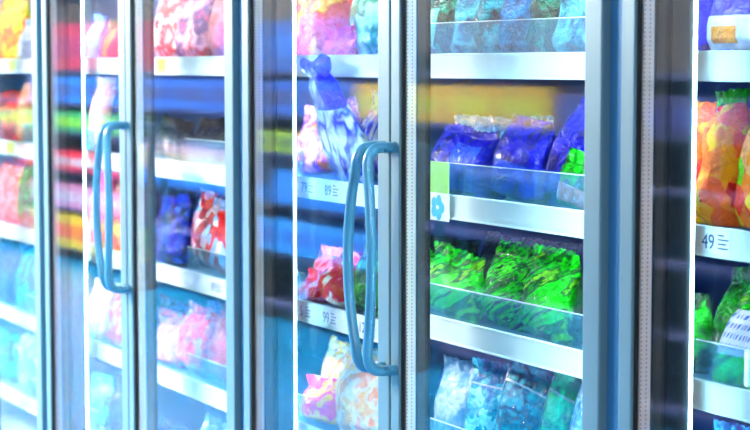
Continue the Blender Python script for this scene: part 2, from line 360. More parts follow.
    ('frozen_food_bag', 'bag', 'crinkle', -3.8749, 0.225, 0.9825, 0.159, 0.1023, 0.09, (('white orange bag', ['#fff0e8', '#ff8a5a', '#ff4a8a', '#ffffff', '#ffd8b0']), {'mode': 'blotch', 'scale': 18}), 'white bag with orange and pink patches behind the large handle', 'frozen bags on the freezer shelves', 0, 4, 5, {'zmax': 1.236}),
    ('frozen_food_bag', 'bag', 'pillow', -3.6969, 0.225, 0.9825, 0.1967, 0.1562, 0.09, (('bright green packet', ['#1ec82a', '#0a8a2a', '#5aee4a']), {'mode': 'blotch', 'scale': 18}), 'bright green bag glimpsed between the two large handle bars', 'frozen bags on the freezer shelves', 0, 4, 4, {'zmax': 1.236}),
    ('frozen_food_bag', 'bag', 'pillow', -3.9716, 0.225, 0.6875, 0.1828, 0.1036, 0.09, (('pink yellow packet', ['#ff5ab4', '#ffd23a', '#ff9ad0']), {'mode': 'print', 'scale': 26}), 'pink and yellow printed bag on lowest shelf left of the yellow bag', 'frozen bags on the freezer shelves', 0, 4, -4, {'zmax': 0.941}),
    ('frozen_food_bag', 'bag', 'pillow', -3.7285, 0.225, 0.6875, 0.2905, 0.2011, 0.1, (('yellow white bag', ['#fff0b0', '#ffd21e', '#fff8e0', '#ffb81e', '#ffe27a']), {'mode': 'blotch', 'scale': 16}), 'large yellow and white bag below the large handle', 'frozen bags on the freezer shelves', 0, 4, -6, {'zmax': 0.941}),
    ('frozen_food_bag', 'bag', 'pillow', -4.965, 0.235, 1.5625, 0.219, 0.2341, 0.09, (('red white bag', ['#e8142a', '#ffffff', '#f04a5a', '#ffd8dc', '#c00a1e']), {'mode': 'blotch', 'scale': 12}), 'red and white bag at left of the farther top shelf', 'frozen bags on the freezer shelves', 0, 4, 4, {}),
    ('frozen_food_bag', 'bag', 'crinkle', -4.762, 0.225, 1.5625, 0.2122, 0.2115, 0.08, (('pink purple bag', ['#f06ab0', '#a03aa8', '#ffc8dc', '#e83a6a', '#5a2a80']), {'mode': 'blotch', 'scale': 13}), 'pink bag with purple creases in middle of the farther top shelf', 'frozen bags on the freezer shelves', 0, 4, -4, {}),
    ('frozen_food_bag', 'bag', 'pillow', -4.5779, 0.235, 1.5625, 0.2326, 0.2182, 0.09, (('red clear bag', ['#f04a4a', '#f8a0b0', '#e01e3a', '#e0d8ff']), {'mode': 'blotch', 'scale': 12, 'crinkle': 0.9}), 'red and pale pink bag beside the grey post on the farther top shelf', 'frozen bags on the freezer shelves', 0, 4, 5, {}),
    ('frozen_food_bag', 'bag', 'crinkle', -4.9322, 0.225, 1.2775, 0.2806, 0.1119, 0.09, (('dark plum bag', ['#2a0c48', '#0c3c3a', '#4a1058', '#0a1838']), {'mode': 'blotch', 'scale': 22, 'crinkle': 1.0, 'rough': 0.1}), 'dark plum and green shiny bag on the shelf below the red bags', 'frozen bags on the freezer shelves', 0, 4, 5, {'zmax': 1.521}),
    ('frozen_food_bag', 'bag', 'crinkle', -4.6108, 0.225, 1.2775, 0.3768, 0.1259, 0.1, (('dark purple bag', ['#3a0a4a', '#1a0638', '#6a1a6a', '#10103c']), {'mode': 'blotch', 'scale': 22, 'crinkle': 1.0, 'rough': 0.1}), 'dark purple shiny bag right of the plum green one', 'frozen bags on the freezer shelves', 0, 4, -3, {'zmax': 1.521}),
    ('frozen_food_bag', 'bag', 'pillow', -4.9443, 0.225, 0.9825, 0.2356, 0.1927, 0.09, (('blue pack bag', ['#0a3ac0', '#2a6ae8', '#0a2480', '#5a9cf8']), {'mode': 'blotch', 'scale': 16}), 'blue bag at left of the shelf under the purple bags', 'frozen bags on the freezer shelves', 0, 4, -3, {'zmax': 1.236}),
    ('frozen_food_bag', 'bag', 'pillow', -4.8033, 0.245, 0.9825, 0.2078, 0.2075, 0.07, (('dark blue bag', ['#0a2a9a', '#061a6a', '#1a4ad0']), {'mode': 'blotch', 'scale': 16}), 'dark blue bag behind the red chunk bag', 'frozen bags on the freezer shelves', 0, 4, 0, {'zmax': 1.236}),
    ('frozen_food_bag', 'bag', 'crinkle', -4.5877, 0.205, 0.9825, 0.3344, 0.1847, 0.06, (('red chunk bag', ['#f03a2a', '#ff7a6a', '#ffe8ee', '#d81e50', '#f8c8e0', '#c8e0ff']), {'scale': 34, 'crinkle': 0.8}), 'crinkled bag of red and white chunks beside the grey post', 'frozen bags on the freezer shelves', 0, 4, 10, {'zmax': 1.236}),
    ('frozen_food_bag', 'bag', 'pillow', -4.9761, 0.225, 0.6875, 0.2073, 0.1349, 0.08, (('lilac bag', ['#c8a8f0', '#e8d8ff', '#f0b8d8', '#a8c8ff']), {'mode': 'blotch', 'scale': 18}), 'lilac bag at left of the pink translucent bags', 'frozen bags on the freezer shelves', 0, 4, 0, {'zmax': 0.941}),
    ('frozen_food_bag', 'bag', 'crinkle', -4.776, 0.225, 0.6875, 0.2385, 0.1811, 0.09, (('pink clear bag', ['#f0709a', '#e8b8f0', '#f03a5a', '#d8d0ff', '#c83a8a']), {'mode': 'blotch', 'scale': 11, 'crinkle': 0.9}), 'pink translucent bag in middle of its low shelf', 'frozen bags on the freezer shelves', 0, 4, 7, {'zmax': 0.941}),
    ('frozen_food_bag', 'bag', 'crinkle', -4.5542, 0.225, 0.6875, 0.2343, 0.1963, 0.09, (('red clear bag', ['#f04a4a', '#f8a0b0', '#e01e3a', '#e0d8ff']), {'mode': 'blotch', 'scale': 12, 'crinkle': 0.9}), 'reddish translucent bag right of the pink translucent bag', 'frozen bags on the freezer shelves', 0, 4, 6, {'zmax': 0.941}),
    ('frozen_food_bag', 'bag', 'pillow', -4.9232, 0.225, 0.3975, 0.315, 0.1139, 0.09, (('blue pack bag', ['#0a3ac0', '#2a6ae8', '#0a2480', '#5a9cf8']), {'mode': 'blotch', 'scale': 16}), 'blue bag on the lowest visible shelf under the pink bags', 'frozen bags on the freezer shelves', 0, 4, 0, {'zmax': 0.646}),
    ('frozen_food_bag', 'bag', 'crinkle', -4.6183, 0.225, 0.3975, 0.3541, 0.1843, 0.09, (('icy clear bag', ['#e8f6ff', '#bfe4fa', '#8fc8ee', '#ffffff']), {'mode': 'blotch', 'scale': 20, 'crinkle': 0.9}), 'clear icy bag on the lowest visible shelf beside the grey post', 'frozen bags on the freezer shelves', 0, 4, 0, {'zmax': 0.646}),
    ('frozen_food_packet', 'packet', 'pillow', -5.5734, 0.225, 1.5625, 0.1141, 0.1453, 0.07, (('pale blue packet', ['#7fa8f0', '#a8c8ff', '#5a88e0']), {'mode': 'blotch', 'scale': 16}), 'pale blue packet on top shelf left of the red yellow green bag', 'frozen bags on the freezer shelves', 0, 4, 0, {}),
    ('frozen_food_bag', 'bag', 'pillow', -5.3723, 0.215, 1.5625, 0.2337, 0.1285, 0.09, (('red yellow green bag', ['#f01e2a', '#ffd21e', '#12b43a', '#f01e2a', '#f03a3a']), {'scale': 16}), 'red, yellow and green bag beside the small handle door edge', 'frozen bags on the freezer shelves', 0, 4, 0, {}),
    ('frozen_food_bag', 'bag', 'pillow', -5.5342, 0.225, 1.2775, 0.1886, 0.241, 0.08, (('white pink bag', ['#ffffff', '#ffd0d8', '#f0b8a8', '#e8f0ff']), {'mode': 'blotch', 'scale': 24}), 'white and pink speckled bag above the small handle', 'frozen bags on the freezer shelves', 0, 4, 0, {'zmax': 1.521}),
    ('frozen_food_bag', 'bag', 'pillow', -5.3604, 0.225, 1.2775, 0.1966, 0.2296, 0.08, (('dark blue bag', ['#0a2a9a', '#061a6a', '#1a4ad0']), {'mode': 'blotch', 'scale': 16}), 'dark blue bag right of the white speckled bag', 'frozen bags on the freezer shelves', 0, 4, 0, {'zmax': 1.521}),
    ('frozen_food_bag', 'bag', 'pillow', -5.5545, 0.225, 0.9825, 0.1715, 0.2313, 0.08, (('pink packet', ['#ff4a9a', '#ff9ac8', '#ffd23a']), {'mode': 'blotch', 'scale': 20}), 'pink packet bag left behind the small handle', 'frozen bags on the freezer shelves', 0, 4, 0, {'zmax': 1.236}),
    ('frozen_food_bag', 'bag', 'pillow', -5.375, 0.225, 0.9825, 0.2074, 0.2219, 0.08, (('peach bag', ['#ffb08a', '#ffd0b8', '#ff8a6a', '#f8c8e8']), {'mode': 'blotch', 'scale': 18}), 'peach bag right behind the small handle', 'frozen bags on the freezer shelves', 0, 4, 0, {'zmax': 1.236}),
    ('frozen_food_bag', 'bag', 'pillow', -5.577, 0.225, 0.6875, 0.1928, 0.1783, 0.08, (('lilac bag', ['#c8a8f0', '#e8d8ff', '#f0b8d8', '#a8c8ff']), {'mode': 'blotch', 'scale': 18}), 'lilac bag under the bend of the small handle', 'frozen bags on the freezer shelves', 0, 4, 0, {'zmax': 0.941}),
    ('frozen_food_bag', 'bag', 'pillow', -5.3911, 0.225, 0.6875, 0.2185, 0.1725, 0.08, (('pink yellow packet', ['#ff5ab4', '#ffd23a', '#ff9ad0']), {'mode': 'print', 'scale': 26}), 'pink and yellow bag on the shelf under the small handle', 'frozen bags on the freezer shelves', 0, 4, 0, {'zmax': 0.941}),
    ('frozen_food_bag', 'bag', 'pillow', -5.5886, 0.225, 0.3975, 0.2331, 0.1686, 0.08, (('cyan bag', ['#1fa8e8', '#63d2ff', '#0a6fc8', '#c8f2ff']), {'mode': 'blotch', 'scale': 18}), 'cyan bag low at left in the small handle door', 'frozen bags on the freezer shelves', 0, 4, 0, {'zmax': 0.646}),
    ('frozen_food_bag', 'bag', 'pillow', -5.382, 0.225, 0.3975, 0.2187, 0.1867, 0.08, (('blue pack bag', ['#0a3ac0', '#2a6ae8', '#0a2480', '#5a9cf8']), {'mode': 'blotch', 'scale': 16}), 'mid blue bag low at right in the small handle door', 'frozen bags on the freezer shelves', 0, 4, 0, {'zmax': 0.646}),
    ('frozen_food_bag', 'bag', 'pillow', -6.5024, 0.225, 1.5625, 0.3226, 0.2612, 0.09, (('yellow orange bag', ['#ffd81e', '#ff8a1e', '#fff03a', '#ff5a2a']), {'mode': 'blotch', 'scale': 14}), 'yellow and orange bag on the farthest top shelf', 'frozen bags on the freezer shelves', 0, 4, 0, {}),
    ('frozen_food_bag', 'bag', 'pillow', -6.2266, 0.215, 1.5625, 0.2309, 0.1402, 0.08, (('white bottle film', ['#eef4ff', '#c8d8f0', '#ffffff']), {'mode': 'blotch', 'scale': 20}), 'white packet bag beside the farthest post on top shelf', 'frozen bags on the freezer shelves', 0, 4, 0, {}),
    ('frozen_food_bag', 'bag', 'pillow', -6.5292, 0.215, 1.2775, 0.2514, 0.1782, 0.08, (('red packet', ['#e0141e', '#a80a1e', '#ff4a3a']), {'mode': 'blotch', 'scale': 18}), 'red packet bag at the left edge, second shelf down', 'frozen bags on the freezer shelves', 0, 4, 0, {'zmax': 1.521}),
    ('frozen_food_bag', 'bag', 'pillow', -6.3147, 0.225, 1.2775, 0.2834, 0.2725, 0.08, (('beige bag', ['#f0d8a8', '#d8a878', '#fff0d8']), {'mode': 'blotch', 'scale': 22}), 'beige bag beside the farthest post', 'frozen bags on the freezer shelves', 0, 4, 0, {'zmax': 1.521}),
    ('frozen_food_bag', 'bag', 'pillow', -6.5651, 0.225, 0.9825, 0.279, 0.2239, 0.08, (('red orange white bag', ['#f8f0f0', '#ff6a3a', '#ffd0d8', '#f03a2a']), {'mode': 'blotch', 'scale': 24}), 'white bag with red and orange at the left edge, middle shelf', 'frozen bags on the freezer shelves', 0, 4, 0, {'zmax': 1.236}),
    ('frozen_food_bag', 'bag', 'pillow', -6.3056, 0.225, 0.9825, 0.2836, 0.2852, 0.08, (('bright green packet', ['#1ec82a', '#0a8a2a', '#5aee4a']), {'mode': 'blotch', 'scale': 18}), 'bright green bag beside the farthest post', 'frozen bags on the freezer shelves', 0, 4, 0, {'zmax': 1.236}),
    ('frozen_food_bag', 'bag', 'pillow', -6.594, 0.225, 0.6875, 0.2564, 0.2217, 0.08, (('dark blue bag', ['#0a2a9a', '#061a6a', '#1a4ad0']), {'mode': 'blotch', 'scale': 16}), 'dark blue bag at the left edge, low shelf', 'frozen bags on the freezer shelves', 0, 4, 0, {'zmax': 0.941}),
    ('frozen_food_bag', 'bag', 'pillow', -6.3358, 0.225, 0.6875, 0.3111, 0.2292, 0.08, (('cyan bag', ['#1fa8e8', '#63d2ff', '#0a6fc8', '#c8f2ff']), {'mode': 'blotch', 'scale': 18}), 'cyan bag beside the farthest post on low shelf', 'frozen bags on the freezer shelves', 0, 4, 0, {'zmax': 0.941}),
    ('frozen_food_bag', 'bag', 'pillow', -6.6004, 0.225, 0.3975, 0.2837, 0.1757, 0.08, (('cyan bag', ['#1fa8e8', '#63d2ff', '#0a6fc8', '#c8f2ff']), {'mode': 'blotch', 'scale': 18}), 'pale cyan bag at the left edge on the lowest visible shelf', 'frozen bags on the freezer shelves', 0, 4, 0, {'zmax': 0.646}),
    ('frozen_food_bag', 'bag', 'pillow', -6.3263, 0.225, 0.3975, 0.3114, 0.2397, 0.08, (('icy clear bag', ['#e8f6ff', '#bfe4fa', '#8fc8ee', '#ffffff']), {'mode': 'blotch', 'scale': 20, 'crinkle': 0.9}), 'icy white bag beside the farthest post on the lowest visible shelf', 'frozen bags on the freezer shelves', 0, 4, 0, {'zmax': 0.646}),
    ('frozen_food_bag', 'bag', 'pillow', -3.6435, 0.36, 1.0225, 0.33, 0.1383, 0.09, (('dull green stalks', ['#06382c', '#0c5a44', '#3a8c5a', '#0a3450', '#1c7a3c']), {'mode': 'blotch', 'scale': 12, 'stretch': (4, 4, 0.13), 'rot': (0, -1.0, 0), 'crinkle': 0.7}), 'dark green bag standing behind the lime stalk bags, left half', 'frozen bags on the freezer shelves', 0, 4, 0, {'zmax': 1.236}),
    ('frozen_food_bag', 'bag', 'pillow', -3.2841, 0.36, 1.0225, 0.38, 0.1639, 0.09, (('dull green stalks', ['#06382c', '#0c5a44', '#3a8c5a', '#0a3450', '#1c7a3c']), {'mode': 'blotch', 'scale': 12, 'stretch': (4, 4, 0.13), 'rot': (0, -1.0, 0), 'crinkle': 0.7}), 'dark green wide bag standing behind the vivid stalk bags', 'frozen bags on the freezer shelves', 0, 4, 0, {'zmax': 1.236}),
    ('frozen_food_bag', 'bag', 'pillow', -3.486, 0.36, 0.7375, 0.34, 0.1449, 0.09, (('blue pack bag', ['#0a3ac0', '#2a6ae8', '#0a2480', '#5a9cf8']), {'mode': 'blotch', 'scale': 16}), 'blue bag behind the lavender and cyan pouches', 'frozen bags on the freezer shelves', 0, 4, 0, {'zmax': 0.981}),
    ('frozen_food_bag', 'bag', 'pillow', -4.2691, 0.37, 1.5625, 0.32, 0.2338, 0.09, (('pink red bag', ['#ff3a7a', '#ff8ab0', '#f01e3c', '#ffd25a', '#ffe9f0']), {'mode': 'blotch', 'scale': 16}), 'pink bag in the second row behind the magenta packet', 'frozen bags on the freezer shelves', 0, 4, 0, {}),
    ('frozen_food_bag', 'bag', 'pillow', -3.9974, 0.37, 1.5625, 0.3, 0.2213, 0.09, (('mint bag', ['#9cf0dc', '#d8fff4', '#18b496', '#60d8c0']), {'mode': 'blotch', 'scale': 16}), 'mint bag in the second row near the large handle', 'frozen bags on the freezer shelves', 0, 4, 0, {}),
    ('frozen_food_bag', 'bag', 'pillow', -5.2859, 0.37, 0.6875, 0.34, 0.1381, 0.09, (('pink clear bag', ['#f0709a', '#e8b8f0', '#f03a5a', '#d8d0ff', '#c83a8a']), {'mode': 'blotch', 'scale': 11, 'crinkle': 0.9}), 'pink bag in the second row of the farther low shelf', 'frozen bags on the freezer shelves', 0, 4, 0, {'zmax': 0.941}),
    ('frozen_food_bag', 'bag', 'pillow', -4.9073, 0.37, 0.6875, 0.34, 0.1693, 0.09, (('lilac bag', ['#c8a8f0', '#e8d8ff', '#f0b8d8', '#a8c8ff']), {'mode': 'blotch', 'scale': 18}), 'lilac bag in the second row of the farther low shelf', 'frozen bags on the freezer shelves', 0, 4, 0, {'zmax': 0.941}),
    ('frozen_food_bag', 'bag', 'pillow', -5.2385, 0.37, 0.9825, 0.36, 0.1884, 0.09, (('dark blue bag', ['#0a2a9a', '#061a6a', '#1a4ad0']), {'mode': 'blotch', 'scale': 16}), 'navy blue bag in the second row under the purple bags', 'frozen bags on the freezer shelves', 0, 4, 0, {'zmax': 1.236}),
    ('frozen_food_bag', 'bag', 'pillow', -4.0855, 0.37, 0.6875, 0.36, 0.163, 0.09, (('yellow white bag', ['#fff0b0', '#ffd21e', '#fff8e0', '#ffb81e', '#ffe27a']), {'mode': 'blotch', 'scale': 16}), 'yellow bag in the second row below the large handle', 'frozen bags on the freezer shelves', 0, 4, 0, {'zmax': 0.941}),
    ('frozen_food_bag', 'bag', 'pillow', -4.1149, 0.37, 0.9825, 0.4, 0.104, 0.09, (('pink purple bag', ['#f06ab0', '#a03aa8', '#ffc8dc', '#e83a6a', '#5a2a80']), {'mode': 'blotch', 'scale': 13}), 'plum pink bag in the second row behind the large handle', 'frozen bags on the freezer shelves', 0, 4, 0, {'zmax': 1.236}),
]
LABELS = [(0, 0, 0, -3.831, '89', 0), (0, 0, 1, -3.9126, '79', 0), (0, 0, 1, -3.7857, '89', 0), (0, 0, 2, -3.7973, '99', 0), (0, 0, 2, -3.6169, '12', 0), (0, 0, 2, -3.9311, '5', 0), (-1, 1, 2, -4.4603, '893', 0), (1, 0, 1, -2.3876, '49', 0), (-1, 1, 0, -4.8498, '', 2), (-2, 1, 0, -6.2716, '', 1), (-2, 1, 1, -6.3111, '', 1)]
TALK = -3.2808
GROWS = [0.1, 0.42, 0.72, 1.03, 1.26, 1.52]
GBOX = [
    (-5.6, 4, 0.43, 0.16, '#15205a', 'navy carton in the mirrored shelf row, right of the yellow cartons', 'mirrored navy cartons'),
    (-6.05, 4, 0.43, 0.16, '#15205a', 'navy carton in the mirrored shelf row, right of the yellow cartons', 'mirrored navy cartons'),
    (-6.5, 4, 0.43, 0.16, '#15205a', 'navy carton in the mirrored shelf row, right of the yellow cartons', 'mirrored navy cartons'),
    (-6.95, 4, 0.43, 0.16, '#15205a', 'navy carton in the mirrored shelf row, right of the yellow cartons', 'mirrored navy cartons'),
    (-7.45, 4, 0.48, 0.19, '#ffba00', 'yellow carton on the shelving across the aisle, mirrored in glass', 'mirrored yellow cartons'),
    (-7.95, 4, 0.48, 0.19, '#ffba00', 'yellow carton on the shelving across the aisle, mirrored in glass', 'mirrored yellow cartons'),
    (-8.45, 4, 0.48, 0.19, '#ffba00', 'yellow carton on the shelving across the aisle, mirrored in glass', 'mirrored yellow cartons'),
    (-8.95, 4, 0.48, 0.19, '#ffba00', 'yellow carton on the shelving across the aisle, mirrored in glass', 'mirrored yellow cartons'),
    (-9.4, 3, 0.58, 0.12, '#8fae1e', 'olive carton on the shelving across the aisle, mirrored in glass', 'mirrored olive cartons'),
    (-10.0, 3, 0.58, 0.12, '#8fae1e', 'olive carton on the shelving across the aisle, mirrored in glass', 'mirrored olive cartons'),
    (-10.6, 3, 0.58, 0.12, '#8fae1e', 'olive carton on the shelving across the aisle, mirrored in glass', 'mirrored olive cartons'),
    (-10.9, 2, 0.6799999999999999, 0.098, '#0a7ad8', 'blue carton on the shelving across the aisle, mirrored in glass', 'mirrored blue cartons'),
    (-11.6, 2, 0.6799999999999999, 0.098, '#0a7ad8', 'blue carton on the shelving across the aisle, mirrored in glass', 'mirrored blue cartons'),
    (-12.3, 2, 0.6799999999999999, 0.098, '#0a7ad8', 'blue carton on the shelving across the aisle, mirrored in glass', 'mirrored blue cartons'),
    (-9.4, 2, 0.58, 0.2, '#0a7ad8', 'blue carton on the shelving across the aisle, mirrored in glass', 'mirrored blue cartons'),
    (-10.0, 2, 0.58, 0.2, '#0a7ad8', 'blue carton on the shelving across the aisle, mirrored in glass', 'mirrored blue cartons'),
    (-9.3, 1, 0.58, 0.2, '#2a9cf0', 'sky carton on the shelving across the aisle, mirrored in glass', 'mirrored sky cartons'),
    (-9.9, 1, 0.58, 0.2, '#2a9cf0', 'sky carton on the shelving across the aisle, mirrored in glass', 'mirrored sky cartons'),
    (-10.5, 1, 0.58, 0.2, '#2a9cf0', 'sky carton on the shelving across the aisle, mirrored in glass', 'mirrored sky cartons'),
    (-9.4, 5, 0.6799999999999999, 0.3, '#06408c', 'deep blue carton on the top shelf across the aisle, mirrored in glass', 'mirrored deep blue cartons'),
    (-10.1, 5, 0.6799999999999999, 0.3, '#06408c', 'deep blue carton on the top shelf across the aisle, mirrored in glass', 'mirrored deep blue cartons'),
    (-10.8, 5, 0.6799999999999999, 0.3, '#06408c', 'deep blue carton on the top shelf across the aisle, mirrored in glass', 'mirrored deep blue cartons'),
    (-9.55, 4, 0.6799999999999999, 0.2, '#044ea8', 'azure carton on the shelving across the aisle, mirrored in glass', 'mirrored azure cartons'),
    (-10.25, 4, 0.6799999999999999, 0.2, '#044ea8', 'azure carton on the shelving across the aisle, mirrored in glass', 'mirrored azure cartons'),
    (-10.95, 4, 0.6799999999999999, 0.2, '#044ea8', 'azure carton on the shelving across the aisle, mirrored in glass', 'mirrored azure cartons'),
    (-11.65, 4, 0.6799999999999999, 0.2, '#044ea8', 'azure carton on the shelving across the aisle, mirrored in glass', 'mirrored azure cartons'),
    (-12.35, 4, 0.6799999999999999, 0.2, '#044ea8', 'azure carton on the shelving across the aisle, mirrored in glass', 'mirrored azure cartons'),
    (-10.9, 2.1, 0.48, 0.18, '#e8b8c8', 'pale pink carton on the shelving across the aisle, mirrored in glass', 'mirrored pale pink cartons'),
    (-11.4, 2.1, 0.48, 0.18, '#e8b8c8', 'pale pink carton on the shelving across the aisle, mirrored in glass', 'mirrored pale pink cartons'),
    (-11.9, 2.1, 0.48, 0.18, '#e8b8c8', 'pale pink carton on the shelving across the aisle, mirrored in glass', 'mirrored pale pink cartons'),
    (-12.4, 2.1, 0.48, 0.18, '#e8b8c8', 'pale pink carton on the shelving across the aisle, mirrored in glass', 'mirrored pale pink cartons'),
    (-13.1, 5, 0.58, 0.36, '#7a1238', 'wine red carton on the top shelf across the aisle, mirrored in glass', 'mirrored wine red cartons'),
    (-13.7, 5, 0.58, 0.36, '#7a1238', 'wine red carton on the top shelf across the aisle, mirrored in glass', 'mirrored wine red cartons'),
    (-14.3, 5, 0.58, 0.36, '#7a1238', 'wine red carton on the top shelf across the aisle, mirrored in glass', 'mirrored wine red cartons'),
    (-14.9, 5, 0.58, 0.36, '#7a1238', 'wine red carton on the top shelf across the aisle, mirrored in glass', 'mirrored wine red cartons'),
    (-13.1, 4, 0.58, 0.2, '#1474d4', 'cobalt carton on the shelving across the aisle, mirrored in glass', 'mirrored cobalt cartons'),
    (-13.7, 4, 0.58, 0.2, '#1474d4', 'cobalt carton on the shelving across the aisle, mirrored in glass', 'mirrored cobalt cartons'),
    (-14.3, 4, 0.58, 0.2, '#1474d4', 'cobalt carton on the shelving across the aisle, mirrored in glass', 'mirrored cobalt cartons'),
    (-14.9, 4, 0.58, 0.2, '#1474d4', 'cobalt carton on the shelving across the aisle, mirrored in glass', 'mirrored cobalt cartons'),
    (-13.1, 3, 0.58, 0.15, '#0e7a4a', 'green carton on the shelving across the aisle, mirrored in glass', 'mirrored green cartons'),
    (-13.7, 3, 0.58, 0.15, '#0e7a4a', 'green carton on the shelving across the aisle, mirrored in glass', 'mirrored green cartons'),
    (-14.3, 3, 0.58, 0.15, '#0e7a4a', 'green carton on the shelving across the aisle, mirrored in glass', 'mirrored green cartons'),
    (-14.9, 3, 0.58, 0.15, '#0e7a4a', 'green carton on the shelving across the aisle, mirrored in glass', 'mirrored green cartons'),
    (-15.5, 3, 0.58, 0.15, '#0e7a4a', 'green carton on the shelving across the aisle, mirrored in glass', 'mirrored green cartons'),
    (-16.1, 3, 0.58, 0.15, '#0e7a4a', 'green carton on the shelving across the aisle, mirrored in glass', 'mirrored green cartons'),
    (-13.1, 2, 0.6799999999999999, 0.14, '#f0143c', 'red carton with white band across the aisle, mirrored in glass', 'mirrored red cartons'),
    (-13.8, 2, 0.6799999999999999, 0.14, '#f0143c', 'red carton with white band across the aisle, mirrored in glass', 'mirrored red cartons'),
    (-14.5, 2, 0.6799999999999999, 0.14, '#f0143c', 'red carton with white band across the aisle, mirrored in glass', 'mirrored red cartons'),
    (-15.2, 2, 0.6799999999999999, 0.14, '#f0143c', 'red carton with white band across the aisle, mirrored in glass', 'mirrored red cartons'),
    (-13.1, 1, 0.58, 0.18, '#ff9ac0', 'pink carton on the shelving across the aisle, mirrored in glass', 'mirrored pink cartons'),
    (-13.7, 1, 0.58, 0.18, '#ff9ac0', 'pink carton on the shelving across the aisle, mirrored in glass', 'mirrored pink cartons'),
    (-14.3, 1, 0.58, 0.18, '#ff9ac0', 'pink carton on the shelving across the aisle, mirrored in glass', 'mirrored pink cartons'),
    (-14.9, 1, 0.58, 0.18, '#ff9ac0', 'pink carton on the shelving across the aisle, mirrored in glass', 'mirrored pink cartons'),
    (-13.1, 0, 0.58, 0.26, '#ffc81e', 'amber carton on the lowest shelf across the aisle, mirrored in glass', 'mirrored amber cartons'),
    (-13.7, 0, 0.58, 0.26, '#ffc81e', 'amber carton on the lowest shelf across the aisle, mirrored in glass', 'mirrored amber cartons'),
    (-14.3, 0, 0.58, 0.26, '#ffc81e', 'amber carton on the lowest shelf across the aisle, mirrored in glass', 'mirrored amber cartons'),
    (-14.9, 0, 0.58, 0.26, '#ffc81e', 'amber carton on the lowest shelf across the aisle, mirrored in glass', 'mirrored amber cartons'),
    (-15.5, 0, 0.58, 0.24, '#5a1a3a', 'plum carton on the lowest shelf across the aisle, mirrored in glass', 'mirrored plum cartons'),
    (-16.1, 0, 0.58, 0.24, '#5a1a3a', 'plum carton on the lowest shelf across the aisle, mirrored in glass', 'mirrored plum cartons'),
    (-16.7, 0, 0.58, 0.24, '#5a1a3a', 'plum carton on the lowest shelf across the aisle, mirrored in glass', 'mirrored plum cartons'),
]
GBAND = {'#ffba00': '#ffe200', '#15205a': '#2a3c8a', '#8fae1e': '#33502a', '#0a7ad8': '#2f8cf0', '#2a9cf0': '#1560c0', '#06408c': '#0a58b0', '#044ea8': '#041c50', '#e8b8c8': '#f8e0a8', '#7a1238': '#5a0a40', '#1474d4': '#0a3070', '#0e7a4a': '#8ad02a', '#f0143c': '#fff0f4', '#ff9ac0': '#ffe8f0', '#ffc81e': '#f0501e', '#5a1a3a': '#c03a4a'}
LAMP, FILL_SHELF, FSTOP, EXPO = 5.0, 400.0, 5.6, 0.5

# ------------------------------------------------------------------- the room
FLOORM = plain('pale polished vinyl floor', '#0870a4', .2)
def room():
    bm = bmesh.new(); box(bm, -24, 9, -6, 1.2, -.1, 0); struct('floor', bm, FLOORM)
    bm = bmesh.new(); box(bm, -24, 9, -6, 1.2, 3.3, 3.4); struct('ceiling', bm, plain('ceiling paint', '#e4e9ee', .8))
    wm = plain('store wall paint', '#7f93aa', .7)
    for n, a in (('wall_back', (-24, 9, 1.1, 1.2)), ('wall_front', (-24, 9, -6, -5.9)), ('wall_left', (-24, -23.9, -5.9, 1.1)), ('wall_right', (8.9, 9, -5.9, 1.1))):
        bm = bmesh.new(); box(bm, a[0], a[1], a[2], a[3], 0, 3.3); struct(n, bm, wm)
room()

# ----------------------------------------------------------- the freezer cases
SEAM, PITCH = -3.2035, 1.5005
DW, DZ0, DZ1 = .72, .18, 2.0
CACHE = {}

